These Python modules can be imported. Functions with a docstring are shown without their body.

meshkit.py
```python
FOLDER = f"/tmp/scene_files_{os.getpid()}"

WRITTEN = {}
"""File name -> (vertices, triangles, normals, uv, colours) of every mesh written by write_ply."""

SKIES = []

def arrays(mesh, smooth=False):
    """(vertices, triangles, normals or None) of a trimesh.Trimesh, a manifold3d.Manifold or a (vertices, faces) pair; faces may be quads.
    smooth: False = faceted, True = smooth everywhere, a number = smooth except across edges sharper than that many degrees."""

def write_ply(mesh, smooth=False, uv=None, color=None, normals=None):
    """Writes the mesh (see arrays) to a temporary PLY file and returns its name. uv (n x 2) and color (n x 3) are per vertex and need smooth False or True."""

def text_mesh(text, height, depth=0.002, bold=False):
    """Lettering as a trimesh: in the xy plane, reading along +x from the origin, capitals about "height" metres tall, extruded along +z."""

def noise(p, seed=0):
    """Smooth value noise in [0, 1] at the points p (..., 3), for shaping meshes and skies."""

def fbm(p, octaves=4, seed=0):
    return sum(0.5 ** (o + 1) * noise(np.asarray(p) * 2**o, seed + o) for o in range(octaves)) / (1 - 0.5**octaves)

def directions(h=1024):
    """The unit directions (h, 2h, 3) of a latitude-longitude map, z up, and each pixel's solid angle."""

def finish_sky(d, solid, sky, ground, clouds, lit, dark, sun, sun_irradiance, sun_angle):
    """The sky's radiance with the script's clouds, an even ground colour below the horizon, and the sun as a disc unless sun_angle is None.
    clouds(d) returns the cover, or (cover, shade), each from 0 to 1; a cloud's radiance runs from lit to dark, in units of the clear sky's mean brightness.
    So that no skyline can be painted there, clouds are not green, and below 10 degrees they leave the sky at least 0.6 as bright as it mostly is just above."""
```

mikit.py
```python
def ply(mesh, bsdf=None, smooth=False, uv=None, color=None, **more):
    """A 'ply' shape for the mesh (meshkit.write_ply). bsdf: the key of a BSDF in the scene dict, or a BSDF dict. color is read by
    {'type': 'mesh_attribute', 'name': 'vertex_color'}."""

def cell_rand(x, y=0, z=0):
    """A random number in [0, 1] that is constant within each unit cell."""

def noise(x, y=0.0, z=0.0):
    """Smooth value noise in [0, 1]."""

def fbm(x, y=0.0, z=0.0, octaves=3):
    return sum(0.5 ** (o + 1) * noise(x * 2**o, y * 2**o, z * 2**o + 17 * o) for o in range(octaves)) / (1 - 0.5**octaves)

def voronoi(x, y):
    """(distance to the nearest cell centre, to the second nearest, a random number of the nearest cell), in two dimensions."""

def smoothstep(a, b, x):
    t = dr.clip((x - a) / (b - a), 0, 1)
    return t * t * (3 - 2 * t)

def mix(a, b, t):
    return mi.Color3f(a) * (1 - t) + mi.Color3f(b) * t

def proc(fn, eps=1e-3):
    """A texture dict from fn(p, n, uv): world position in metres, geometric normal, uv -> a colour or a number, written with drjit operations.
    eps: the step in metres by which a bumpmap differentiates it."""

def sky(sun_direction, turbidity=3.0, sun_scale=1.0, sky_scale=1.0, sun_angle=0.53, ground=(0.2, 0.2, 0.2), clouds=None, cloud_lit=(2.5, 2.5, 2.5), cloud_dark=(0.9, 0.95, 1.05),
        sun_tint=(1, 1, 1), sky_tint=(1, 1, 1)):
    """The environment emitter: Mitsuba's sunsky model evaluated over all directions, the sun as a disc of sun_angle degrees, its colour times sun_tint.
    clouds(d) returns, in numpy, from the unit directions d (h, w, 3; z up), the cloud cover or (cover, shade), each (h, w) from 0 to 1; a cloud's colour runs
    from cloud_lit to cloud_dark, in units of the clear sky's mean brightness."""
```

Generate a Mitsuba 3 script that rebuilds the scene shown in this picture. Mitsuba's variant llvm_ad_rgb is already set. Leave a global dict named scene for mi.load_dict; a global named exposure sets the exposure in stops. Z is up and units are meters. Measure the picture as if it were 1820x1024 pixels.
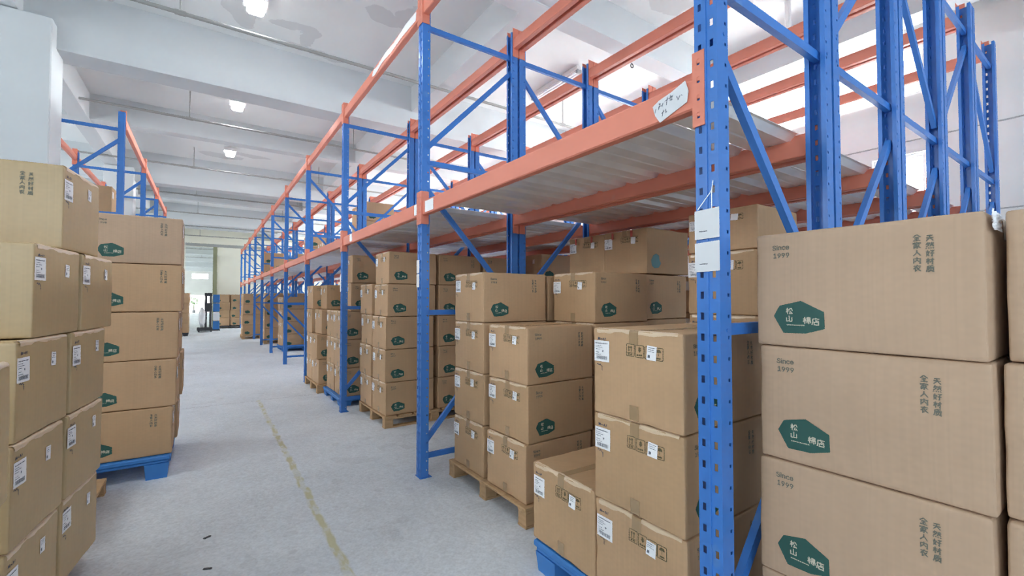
import math, random
import numpy as np, trimesh
import drjit as dr
import mitsuba as mi
import mikit, meshkit
from mikit import noise, fbm, smoothstep, mix, proc
from shapely.geometry import Polygon, LineString, Point, box as sbox
from shapely.ops import unary_union
from shapely import affinity

T = mi.ScalarTransform4f
scene, labels = {}, {}
rng = random.Random(7)

# ------------------------------------------------------------------ camera, light level
F_PX, YAW, PITCH, CAM_H = 790.2, 0.6034, 0.0257, 1.47
_d = [math.sin(YAW) * math.cos(PITCH), math.cos(YAW) * math.cos(PITCH), math.sin(PITCH)]
scene['camera'] = {'type': 'perspective', 'fov': 2 * math.degrees(math.atan(910 / F_PX)), 'fov_axis': 'x', 'near_clip': 0.05,
                   'to_world': T().look_at(origin=[0, 0, CAM_H], target=[_d[0], _d[1], CAM_H + _d[2]], up=[0, 0, 1])}
exposure = 0.32
WIN_R = (20.0, 21.0, 20.8)      # radiance of the window panes in the right wall (overcast sky behind frosted glass)
WIN_B = (2.5, 2.9, 3.3)         # panes of the wall behind the viewer
WIN_L = (8.0, 8.3, 8.5)         # panes of the left wall
WIN_E = (7.0, 7.2, 7.0)
WIN_F = (3.4, 3.5, 3.4)         # far hall
LAMP = (85.0, 86.0, 88.0)

# ------------------------------------------------------------------ materials
def rgb(c): return {'type': 'rgb', 'value': list(c)}

def prin(key, col, rough=0.6, metallic=0.0, spec=0.5, **kw):
    b = {'type': 'principled', 'base_color': rgb(col) if not isinstance(col, dict) else col, 'roughness': rough, 'metallic': metallic, 'specular': spec, **kw}
    scene[key] = {'type': 'twosided', 'bsdf': b}

def card_fn(tint):
    def fn(p, n, uv):
        a = fbm(p.x * 3.1 + 5, p.y * 3.1, p.z * 3.7, 3)
        flute = noise((p.x + p.y) * 190.0, p.z * 2.0, 3.0)
        fib = noise(p.x * 60, p.y * 60, p.z * 90)
        v = 0.90 + 0.16 * a + 0.05 * (flute - 0.5) + 0.05 * (fib - 0.5)
        return mi.Color3f(*tint) * v
    return proc(fn)
prin('mat_card_a', card_fn((0.485, 0.312, 0.178)), 0.62, spec=0.35)
prin('mat_card_b', card_fn((0.448, 0.288, 0.160)), 0.62, spec=0.35)
prin('mat_card_c', card_fn((0.465, 0.323, 0.217)), 0.62, spec=0.35)
prin('mat_card_wrapped', card_fn((0.430, 0.308, 0.160)), 0.5, spec=0.5, clearcoat=0.6, clearcoat_gloss=0.75)
prin('mat_tape', (0.335, 0.228, 0.128), 0.28, spec=0.6)
prin('mat_edge_tape', (0.62, 0.48, 0.33), 0.22, spec=0.7)
prin('mat_ink', (0.135, 0.138, 0.112), 0.7, spec=0.2)
prin('mat_icon', (0.115, 0.095, 0.050), 0.7, spec=0.2)
prin('mat_logo', (0.026, 0.088, 0.072), 0.5, spec=0.35)
prin('mat_logo_teal', (0.13, 0.27, 0.29), 0.6, spec=0.3)
prin('mat_logo_text', (0.50, 0.47, 0.37), 0.6, spec=0.3)
prin('mat_paper', (0.84, 0.85, 0.86), 0.55, spec=0.35)
prin('mat_sign', (0.62, 0.64, 0.66), 0.5, spec=0.35)
prin('mat_print', (0.16, 0.17, 0.20), 0.7, spec=0.2)
prin('mat_red_tape', (0.42, 0.08, 0.06), 0.4)
prin('mat_marker', (0.05, 0.055, 0.09), 0.7, spec=0.2)

def paint_fn(base, worn, amt):
    def fn(p, n, uv):
        w = smoothstep(0.72, 0.80, fbm(p.x * 9, p.y * 9, p.z * 5, 4)) * amt
        return mix(mi.Color3f(*base) * (0.93 + 0.14 * noise(p.x * 4, p.y * 4, p.z * 2)), worn, w)
    return proc(fn)
prin('mat_blue', paint_fn((0.036, 0.160, 0.480), (0.09, 0.21, 0.46), 0.5), 0.33, spec=0.55)
prin('mat_orange', paint_fn((0.640, 0.205, 0.135), (0.62, 0.27, 0.20), 0.6), 0.42, spec=0.5)
prin('mat_zinc', proc(lambda p, n, uv: mi.Color3f(0.92, 0.91, 0.89) * (0.84 + 0.26 * fbm(p.x * 7, p.y * 7, p.z * 7, 3))), 0.36, metallic=0.35)
prin('mat_steel', (0.33, 0.34, 0.33), 0.5, metallic=0.4)
prin('mat_dark', (0.035, 0.037, 0.042), 0.5)
prin('mat_blue_plastic', (0.032, 0.165, 0.450), 0.42, spec=0.5)
prin('mat_wood', proc(lambda p, n, uv: mix((0.50, 0.33, 0.18), (0.34, 0.21, 0.11), noise(p.x * 6 + 9, p.y * 46, p.z * 60) * 0.7 + 0.3 * fbm(p.x * 4, p.y * 4, p.z * 4, 2))), 0.75, spec=0.25)
prin('mat_grey_plastic', (0.30, 0.31, 0.33), 0.5)
prin('mat_white', proc(lambda p, n, uv: mi.Color3f(0.545, 0.577, 0.592) * (0.965 + 0.07 * fbm(p.x * 0.9, p.y * 0.9, p.z * 0.9 + 3, 3))), 0.8, spec=0.2)
prin('mat_wall_panel', proc(lambda p, n, uv: mi.Color3f(0.66, 0.66, 0.65) * (0.94 + 0.12 * fbm(p.x * 1.1, p.y * 1.1, p.z * 1.1 + 3, 3))), 0.8, spec=0.2)
prin('mat_cream', proc(lambda p, n, uv: mi.Color3f(0.70, 0.69, 0.60) * (0.90 + 0.2 * fbm(p.x * 0.8, p.y * 0.8, p.z * 0.8, 3))), 0.8, spec=0.2)
prin('mat_green_post', (0.22, 0.23, 0.14), 0.7)
prin('mat_film', (0.80, 0.82, 0.85), 0.25, spec=0.6)
prin('mat_leaf', (0.25, 0.42, 0.16), 0.6)
prin('mat_lamp_body', (0.75, 0.75, 0.75), 0.5)
prin('mat_joint', (0.33, 0.34, 0.34), 0.8)
scene['mat_wrap_film'] = {'type': 'thindielectric', 'int_ior': 1.38}

# bare patches where the ceiling paint has peeled: (x, y, rx, ry)
PATCHES = [(0.33, 6.62, .20, .42), (0.95, 6.62, .26, .11), (1.17, 6.85, .15, .26), (1.92, 5.72, .30, .16), (2.2, 5.45, .22, .2), (3.72, 5.07, .16, .07), (3.68, 4.15, .22, .12),
           (4.75, 3.4, .35, .25), (0.3, 13.7, .5, .25), (0.9, 13.3, .5, .2), (3.37, 10.2, .45, .3), (5.9, 4.3, .5, .35), (1.25, 7.15, .55, .1), (5.2, 8.4, .5, .2)]
def ceil_fn(p, n, uv):
    m = mi.Float(0)
    wx, wy = (noise(p.x * 5, p.y * 5, 1.0) - .5) * .16, (noise(p.x * 5, p.y * 5, 7.0) - .5) * .16
    fine = (noise(p.x * 24, p.y * 24, 2.0) - .5) * .035
    for x, y, rx, ry in PATCHES:
        d = dr.sqrt(dr.square((p.x + wx + fine - x) / rx) + dr.square((p.y + wy + fine - y) / ry))
        m = dr.maximum(m, 1 - smoothstep(0.93, 1.0, d))
    base = mi.Color3f(0.68, 0.71, 0.71) * (0.96 + 0.07 * fbm(p.x * .7, p.y * .7, 0.0, 3))
    return mix(base, (0.47, 0.49, 0.50), m * 0.55)
prin('mat_ceiling', proc(ceil_fn), 0.8, spec=0.2)

def floor_fn(p, n, uv):
    big = fbm(p.x * .8, p.y * .8, 1.0, 4)
    mid = fbm(p.x * 5, p.y * 5, 4.0, 3)
    grit = noise(p.x * 110, p.y * 110, 0.0) * .55 + noise(p.x * 47, p.y * 47, 3.0) * .45
    v = 0.82 + 0.20 * big + 0.11 * (mid - .5) + 0.24 * (grit - .5)
    joint = 1 - smoothstep(0.004, 0.010, dr.abs(p.y - 7.45 + (noise(p.x * 6, 0., 0.) - .5) * .03))
    joint = dr.maximum(joint, 1 - smoothstep(0.004, 0.010, dr.abs(p.y - 13.6)))
    spots = smoothstep(0.80, 0.84, noise(p.x * 9 + 3, p.y * 9, 5.0)) * smoothstep(.45, .6, noise(p.x * 1.3, p.y * 1.3, 8.0))
    c = mi.Color3f(0.64, 0.675, 0.705) * v
    c = mix(c, (0.23, 0.23, 0.24), joint * 0.55)
    return mix(c, (0.22, 0.22, 0.23), spots * 0.12)
prin('mat_floor', proc(floor_fn), 0.62, spec=0.4)

def line_fn(p, n, uv):
    w = fbm(p.x * 26, p.y * 9, 2.0, 4) + smoothstep(3.0, 7.6, p.y) * .10
    edge = smoothstep(.016, .034, dr.abs(p.x - .655 + (noise(p.y * 13, 1., 1.) - .5) * .02))
    return mix(floor_fn(p, n, uv), (0.47, 0.44, 0.235), (1 - edge) * (.25 + .55 * (1 - smoothstep(.40, .62, w))))
prin('mat_line', proc(line_fn), 0.65, spec=0.35)

def emit(key_rgb): return {'type': 'area', 'radiance': rgb(key_rgb)}

# ------------------------------------------------------------------ helpers
def bxm(x0, x1, y0, y1, z0, z1):
    m = trimesh.creation.box((x1 - x0, y1 - y0, z1 - z0)); m.apply_translation(((x0 + x1) / 2, (y0 + y1) / 2, (z0 + z1) / 2)); return m

def chamfer(x0, x1, y0, y1, z0, z1, r=0.005):
    import manifold3d as m3
    c = [(x, y, z) for x in (0, 1) for y in (0, 1) for z in (0, 1)]
    pts = []
    for cx, cy, cz in c:
        X, Y, Z = (x0, x1)[cx], (y0, y1)[cy], (z0, z1)[cz]
        sx, sy, sz = r * (1 - 2 * cx), r * (1 - 2 * cy), r * (1 - 2 * cz)
        pts += [(X + sx, Y + sy, Z), (X + sx, Y, Z + sz), (X, Y + sy, Z + sz)]
    m = trimesh.Trimesh(pts, process=False).convex_hull
    return m

def cat(ms): return trimesh.util.concatenate([m for m in ms if m is not None])

def flat(poly):
    """Front-facing flat triangulation of a shapely shape in the xy plane (normal +z)."""
    out = []
    for g in getattr(poly, 'geoms', [poly]):
        if g.is_empty or g.area < 1e-9: continue
        v, f = trimesh.creation.triangulate_polygon(g, engine='earcut')
        f = np.asarray(f).reshape(-1, 3); v3 = np.c_[v, np.zeros(len(v))]
        a = np.cross(v3[f[:, 1]] - v3[f[:, 0]], v3[f[:, 2]] - v3[f[:, 0]])[:, 2]
        f = np.where((a < 0)[:, None], f[:, ::-1], f)
        out.append(trimesh.Trimesh(v3, f, process=False))
    return cat(out)

def extr(poly, h):
    return cat([trimesh.creation.extrude_polygon(g, h, engine='earcut') for g in getattr(poly, 'geoms', [poly])])

def frame(m, xa, ya, za, o=(0, 0, 0)):
    """Maps the mesh's x, y, z axes on the given vectors."""
    m = m.copy(); M = np.eye(4); M[:3, 0], M[:3, 1], M[:3, 2], M[:3, 3] = xa, ya, za, o
    m.apply_transform(M); return m

def tube(p0, p1, r, n=10):
    return trimesh.creation.cylinder(radius=r, segment=(p0, p1), sections=n)

def key_for(name):
    if name not in used: used[name] = 0; return name
    used[name] += 1
    return f'{name}_{used[name]:03d}'
used = {}

def lab(k, label=None, cat_=None, group=None, kind=None):
    d = {}
    if label: d['label'] = label
    if cat_: d['category'] = cat_
    if group: d['group'] = group
    if kind: d['kind'] = kind
    labels[k] = d

def thing(name, label, category, group=None, kind=None):
    k = key_for(name); lab(k, label, category, group, kind); return k

def put(k, dic, mat, at=None, **kw):
    scene[k] = {**dic, 'bsdf': {'type': 'ref', 'id': mat}, **kw}
    if at is not None: scene[k]['to_world'] = at

def part(parent, name, dic, mat, at=None, label=None, kind=None, **kw):
    k = key_for(parent + '__' + name); put(k, dic, mat, at, **kw)
    if label or kind: lab(k, label, None, None, kind)
    return k

def solid(name, mesh, mat, label, category, group=None, kind=None, smooth=False):
    k = thing(name, label, category, group, kind); put(k, mikit.ply(mesh, smooth=smooth), mat); return k

def struct(name, mesh, mat, label=None, **kw):
    scene[name] = {**mikit.ply(mesh), 'bsdf': {'type': 'ref', 'id': mat}, **kw}
    used[name] = 0
    lab(name, label or f'the {name.replace("_", " ")} of the warehouse', name.split('_')[0], kind='structure')

PL = lambda m, s=False: mikit.ply(m, smooth=s)

# ------------------------------------------------------------------ the room
XL, XR, YB, YP, YE, ZC = -6.0, 7.4, -5.0, 28.4, 62.0, 5.2
struct('floor', bxm(XL - .2, XR + .2, YB - .2, YE + .2, -.2, 0), 'mat_floor', 'grey concrete warehouse floor')
part('floor', 'painted_line', PL(bxm(.60, .71, 1.2, 7.44, -.001, .0008)), 'mat_line', label='worn faded yellow line painted along the aisle')
struct('ceiling', bxm(XL - .2, XR + .2, YB - .2, YE + .2, ZC, ZC + .2), 'mat_ceiling', 'white ceiling with peeling grey patches')
n_trim = 0
def trim(mesh, label, category):
    global n_trim
    n_trim += 1; k = f'trim_{n_trim}'; used[k] = 0
    put(k, mikit.ply(mesh), 'mat_white'); lab(k, label, category, kind='structure')
for k in range(-1, 8):                                    # deep beams across the hall, shallower ones between them
    y = 7.35 + 7.07 * k
    if y > YB + .5 and y < YE:
        trim(bxm(XL, XR, y, y + .4, 4.44, ZC), f'deep white ceiling beam number {k + 2} across the hall', 'beam')
    y2 = y + 3.53
    if y2 > YB + .5 and y2 < YE:
        trim(bxm(XL, XR, y2, y2 + .25, 4.74, ZC), f'shallow white ceiling beam number {k + 2} between the deep ones', 'beam')
for x0, x1, z0, w in ((-2.05, -1.78, 4.73, 'left, over the columns'), (2.92, 3.22, 4.76, 'middle, over the racks'), (6.75, 7.05, 4.80, 'right, near the windows')):
    trim(bxm(x0, x1, YB, YP, z0, ZC), f'white ceiling girder along the hall at the {w}', 'beam')
for k in (0, 1, 2):
    y = 7.35 + 7.07 * k - .19
    trim(chamfer(-2.06, -1.50, y, y + .5, 0, 4.72, .012), ('square white column at the upper left', 'second white column along the left', 'third white column along the left')[k], 'column')

def cut_wall(x0, x1, y0, y1, z0, z1, holes):
    """A wall with rectangular openings: holes = (a0, a1, z0, z1) along the wall's long axis."""
    along_y = (y1 - y0) > (x1 - x0)
    a0, a1 = (y0, y1) if along_y else (x0, x1)
    g = sbox(a0, z0, a1, z1).difference(unary_union([sbox(h[0], h[2], h[1], h[3]) for h in holes])) if holes else sbox(a0, z0, a1, z1)
    if along_y: return frame(extr(g, x1 - x0), (0, 1, 0), (0, 0, 1), (1, 0, 0), (x0, 0, 0))
    return frame(extr(g, y1 - y0), (1, 0, 0), (0, 0, 1), (0, -1, 0), (0, y1, 0))

def window(n, axis, c, a0, a1, z0, z1, rad, sign, mull, label):
    """A glazed opening: frame and mullions as one part, each bright pane its own part."""
    w = .05
    def place(b0, b1, zz0, zz1, d0, d1):
        lo, hi = sorted((c + sign * d0, c + sign * d1))
        return bxm(lo, hi, b0, b1, zz0, zz1) if axis == 0 else bxm(b0, b1, lo, hi, zz0, zz1)
    fr = [place(a0, a1, z0, z0 + w, 0, .07), place(a0, a1, z1 - w, z1, 0, .07), place(a0, a0 + w, z0, z1, 0, .07), place(a1 - w, a1, z0, z1, 0, .07)]
    step = (a1 - a0) / mull
    for i in range(1, mull): fr.append(place(a0 + i * step - .02, a0 + i * step + .02, z0, z1, .01, .06))
    k = f'window_{n}'; used[k] = 0
    scene[k] = {**PL(cat(fr)), 'bsdf': {'type': 'ref', 'id': 'mat_lamp_body'}}
    lab(k, label, 'window', kind='structure')
    for i in range(mull):
        m = place(a0 + i * step + .02, a0 + (i + 1) * step - .02, z0 + .02, z1 - .02, .035, .04)
        part(k, 'pane', PL(m), 'mat_paper', emitter=emit(rad))

# right wall: high band of windows and low windows between piers
lowR = [(1.6 + 4.4 * i, 1.6 + 4.4 * i + (0.55 if i == 0 else 1.8), 2.35, 3.34) for i in range(6)]
highR = [(1.62 + 4.4 * i, 1.62 + 4.4 * i + 4.2, 4.08, 4.77) for i in range(6)]
struct('wall_right', cut_wall(XR, XR + .25, YB, YE, 0, ZC, lowR + highR), 'mat_wall_panel', 'light grey panelled wall at the right with bright windows')
n = 1
for h in highR: window(n, 0, XR + .06, *h, WIN_R, 1, 3, 'bright high window strip in the right wall'); n += 1
for h in lowR: window(n, 0, XR + .06, *h, WIN_R, 1, 1 if h[1] - h[0] < 1 else 2, 'bright lower window in the right wall'); n += 1
for z in (2.5, 3.5):
    part('wall_right', 'panel_joint', PL(bxm(XR - .006, XR + .01, YB, 1.58 if z == 2.5 else YP, z - .008, z + .008)), 'mat_joint')
for y in (.55, -.7, -2.2): part('wall_right', 'panel_joint', PL(bxm(XR - .006, XR + .01, y - .008, y + .008, 0, ZC)), 'mat_joint')
# wall behind the viewer and left wall, with the hall's other windows
backW = [(-5.2 + 2.5 * i, -5.2 + 2.5 * i + 2.0, 1.9, 4.1) for i in range(5)]
struct('wall_back', cut_wall(XL, XR, YB - .25, YB, 0, ZC, backW), 'mat_white', 'white wall behind the viewer')
for h in backW: window(n, 1, YB - .06, *h, WIN_B, -1, 2, 'window in the back wall'); n += 1
leftW = [(-3.5 + 5.0 * i, -3.5 + 5.0 * i + 2.4, 2.6, 4.3) for i in range(6)] + [(30.0, 44.0, 1.0, 4.4), (46.0, 60.0, 1.0, 4.4)]
struct('wall_left', cut_wall(XL - .25, XL, YB, YE, 0, ZC, leftW), 'mat_white', 'white wall at the left')
for h in leftW: window(n, 0, XL - .06, *h, WIN_L if h[0] < 29 else WIN_F, -1, 2 if h[0] < 29 else 1, 'window in the left wall'); n += 1
# partition at the end of the aisle, with its open passage
struct('wall_far', cut_wall(XL, XR, YP, YP + .25, 0, ZC, [(-.9, .30, 0, 4.25)]), 'mat_cream', 'cream partition wall at the end of the aisle')
part('wall_far', 'post', PL(chamfer(.30, .48, YP - .12, YP - .002, 0, 4.25, .01)), 'mat_green_post', label='olive green edge of the passage')
part('wall_far', 'rail', PL(bxm(-.9, 7.3, YP - .05, YP, 4.25, 4.40)), 'mat_steel')
struct('wall_end', cut_wall(XL, XR, YE, YE + .25, 0, ZC, [(-1.75, .45, 0, 1.95), (-1.35, .25, 3.80, 4.45)]), 'mat_wall_panel', 'grey end wall of the far hall')
window(n, 1, YE + .05, -1.35, .25, 3.80, 4.45, WIN_E, 1, 2, 'bright window at the far end'); n += 1
struct('door_1', bxm(-1.75, .45, YE + .16, YE + .18, 0, 1.95), 'mat_paper', 'bright glazed door at the far end', emitter=emit(WIN_E))
for s in (-1.75, .40): part('door_1', 'jamb', PL(bxm(s, s + .05, YE + .02, YE + .15, 0, 1.95)), 'mat_steel')

# ------------------------------------------------------------------ services under the ceiling
lamp_m = trimesh.util.concatenate([chamfer(-.13, .13, -.13, .13, -.012, .06, .01), bxm(-.03, .03, -.03, .03, .05, .16)])
diff_m = chamfer(-.095, .095, -.095, .095, -.12, -.013, .03)
lamp_ply, diff_ply = PL(lamp_m), PL(diff_m)
for x, y, l in ((.45, 6.12, 'lit square ceiling lamp nearest the viewer, cut by the top edge'), (.43, 9.5, 'lit square ceiling lamp behind the first deep beam'), (.44, 12.7, 'lit square ceiling lamp farthest along the aisle'),
                (.45, 2.7, 'lit square ceiling lamp above the viewer')):
    k = thing('ceiling_lamp', l, 'lamp', 'ceiling lamps along the aisle'); at = T().translate([x, y, 5.06])
    part(k, 'housing', lamp_ply, 'mat_lamp_body', at); part(k, 'diffuser', diff_ply, 'mat_paper', at, emitter=emit(LAMP))
pipe_words = ['nearest', 'second', 'third', 'fourth', 'fifth', 'sixth', 'seventh', 'eighth', 'ninth', 'tenth', 'eleventh', 'twelfth']
for i in range(12):
    y = 6.18 + 3.56 * i
    k = thing('sprinkler_pipe', f'thin grey ceiling pipe on hanger rods, {pipe_words[i]} from the viewer', 'pipe', 'ceiling pipes')
    part(k, 'pipe', PL(tube((-1.72 if i == 1 else -4.5, y, 4.70), (7.2, y, 4.70), .022), True), 'mat_steel')
    for x in (-.28, 2.57, 5.4): part(k, 'rod', PL(tube((x, y, 4.70), (x, y, 5.198), .009, 6)), 'mat_steel')
    for x in (-.28, 2.0, 5.4): part(k, 'coupling', PL(tube((x - .05, y, 4.70), (x + .05, y, 4.70), .03)), 'mat_steel')
def tube_lamp(x, y, l):
    k = thing('tube_light', l, 'light', 'unlit tube lights')
    part(k, 'housing', PL(chamfer(x - .05, x + .05, y - .6, y + .6, 5.12, 5.2, .01)), 'mat_lamp_body')
    for s in (-.03, .03): part(k, 'tube', PL(tube((x + s, y - .57, 5.10), (x + s, y + .57, 5.10), .013), True), 'mat_film')
    for s in (-.59, .59): part(k, 'end_cap', PL(bxm(x - .045, x + .045, y + s - .02, y + s + .02, 5.07, 5.13)), 'mat_grey_plastic')
tube_lamp(4.85, 5.75, 'long unlit white tube light on the ceiling above the racks')
for x, y, l in ((4.71, 3.9, 'small dark hook on the ceiling above the near bay'), (5.42, 4.57, 'small dark hook on the ceiling beside the bright window side')):
    k = thing('ceiling_hook', l, 'hook', 'ceiling hooks')
    ring = trimesh.creation.torus(.03, .007, major_sections=12, minor_sections=6); ring.apply_transform(trimesh.transformations.rotation_matrix(math.pi / 2, (1, 0, 0))); ring.apply_translation((x, y, 5.11))
    part(k, 'ring', PL(ring, True), 'mat_dark'); part(k, 'stem', PL(tube((x, y, 5.14), (x, y, 5.2), .012, 6)), 'mat_dark')
k = thing('bulkhead_light', 'round caged glass bulb light hanging by the near posts', 'light')
gl = trimesh.creation.icosphere(2, .085); gl.apply_scale((1, 1, 1.15)); gl.apply_translation((5.95, 2.55, 4.74))
part(k, 'globe', PL(gl, True), 'mat_paper'); part(k, 'stem', PL(tube((5.95, 2.55, 4.84), (5.95, 2.55, 5.2), .035)), 'mat_lamp_body')
for a in range(3):
    r = trimesh.creation.torus(.102, .004, major_sections=20, minor_sections=5); r.apply_transform(trimesh.transformations.rotation_matrix(math.pi / 2, (1, 0, 0)))
    r.apply_transform(trimesh.transformations.rotation_matrix(a * math.pi / 3, (0, 0, 1))); r.apply_translation((5.95, 2.55, 4.74)); part(k, 'cage_wire', PL(r), 'mat_steel')

# ------------------------------------------------------------------ pallet racking
PITCH_Y, Y0, X0, W, D, TOP, FD = 2.592, .905, 1.47, .088, .07, 4.03, .977
def post_mesh(detail):
    """Front post: web in the plane x = 0 facing -x, flanges back to x = D; centred on y = 0."""
    t = .003
    if detail:
        slots = [sbox(s * .023 - .0065, z - .013, s * .023 + .0065, z + .013) for s in (-1, 1) for z in np.arange(.06, TOP - .03, .075)]
        web = sbox(-W / 2, 0, W / 2, TOP).difference(unary_union(slots))
        dots = [sbox(.048, z - .006, .060, z + .006) for z in np.arange(.06, TOP - .03, .075)]
        fl = sbox(0, 0, D, TOP).difference(unary_union(dots))
    else:
        web, fl = sbox(-W / 2, 0, W / 2, TOP), sbox(0, 0, D, TOP)
    ms = [frame(extr(web, t), (0, 1, 0), (0, 0, 1), (1, 0, 0), (0, 0, 0))]
    for s in (-1, 1):
        ms.append(frame(extr(fl, t), (1, 0, 0), (0, 0, 1), (0, -1, 0), (0, s * W / 2 + (t if s < 0 else 0), 0)))
        lip = sorted((s * W / 2, s * (W / 2 - .02)))
        ms.append(bxm(D - t, D, lip[0], lip[1], 0, TOP))
        ms.append(bxm(-.004, .0005, s * .023 - .004 + s * -.012, s * .023 + .004 + s * -.012, 0, TOP) if False else None)
    ms.append(bxm(-.004, .001, -.004, .004, 0, TOP))
    return cat(ms)
def foot_mesh(): return cat([bxm(-.006, .095, -.056, .056, 0, .005), tube((.083, .035, .004), (.083, .035, .016), .008, 8)])
POST, POST_S, FOOT = PL(post_mesh(True)), PL(post_mesh(False)), PL(foot_mesh())
def brace_mesh(p, q, wid=.042, dep=.028):
    """C-channel strut from p to q in the xz plane, flat side towards -y."""
    p, q = np.array(p), np.array(q); L = np.linalg.norm(q - p); u = (q - p) / L; v = np.cross((0, 1, 0), u)
    prof = Polygon([(-wid / 2, 0), (wid / 2, 0), (wid / 2, dep), (wid / 2 - .003, dep), (wid / 2 - .003, .003), (-wid / 2 + .003, .003), (-wid / 2 + .003, dep), (-wid / 2, dep)])
    m = extr(prof, L)
    return frame(m, v, (0, 1, 0), u, p)
def brace_ply(p, q):
    p, q = (p[0], -.014, p[1]), (q[0], -.014, q[1])
    return PL(cat([brace_mesh(p, q)] + [tube((r[0], -.047, r[2]), (r[0], .047, r[2]), .007, 6) for r in (p, q)]))
_a, _b = .045, FD - .045
FLAT = [brace_ply((_a, z), (_b, z)) for z in (.165, 1.36, 2.63, 3.79)]
SLANT = {(lv, rear): brace_ply((_a, z0), (_b, z1)) if rear else brace_ply((_b, z0), (_a, z1)) for lv, z0, z1 in ((1, .27, 1.27), (2, 1.47, 2.42), (3, 2.74, 3.66)) for rear in (True, False)}
BL = PITCH_Y - W                                       # clear beam length
def beam_mesh():
    """Step beam along +y from y = 0; outer face at x = 0, ledge inside; bottom at z = 0."""
    prof = Polygon([(0, .006), (.006, 0), (.046, 0), (.05, .004), (.05, .088), (.030, .088), (.030, .115), (.004, .115), (0, .110)])
    return frame(extr(prof, BL), (1, 0, 0), (0, 0, 1), (0, -1, 0), (0, BL, 0))
def connector_mesh(s):
    """End plate over the post's front at the beam's end; s = +1: beam lies towards +y of the post. Post centre at y = 0."""
    a, b = sorted((s * .002, s * (W / 2 + .004)))
    holes = [sbox((a + b) / 2 - .006, z - .011, (a + b) / 2 + .006, z + .011) for z in (.04, .105, .17, .235)]
    m = [frame(extr(sbox(a, 0, b, .275).difference(unary_union(holes)), .004), (0, 1, 0), (0, 0, 1), (1, 0, 0), (-.008, 0, 0))]
    c, d = sorted((s * (W / 2 + .001), s * (W / 2 + .005)))
    m.append(bxm(-.008, .060, c, d, 0, .275))
    for z in (.04, .105, .17, .235): m.append(bxm(-.0065, -.001, (a + b) / 2 - .006, (a + b) / 2 + .006, z - .002, z + .011))
    return cat(m)
BEAM, CON = PL(beam_mesh()), {s: PL(connector_mesh(s)) for s in (-1, 1)}
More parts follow.
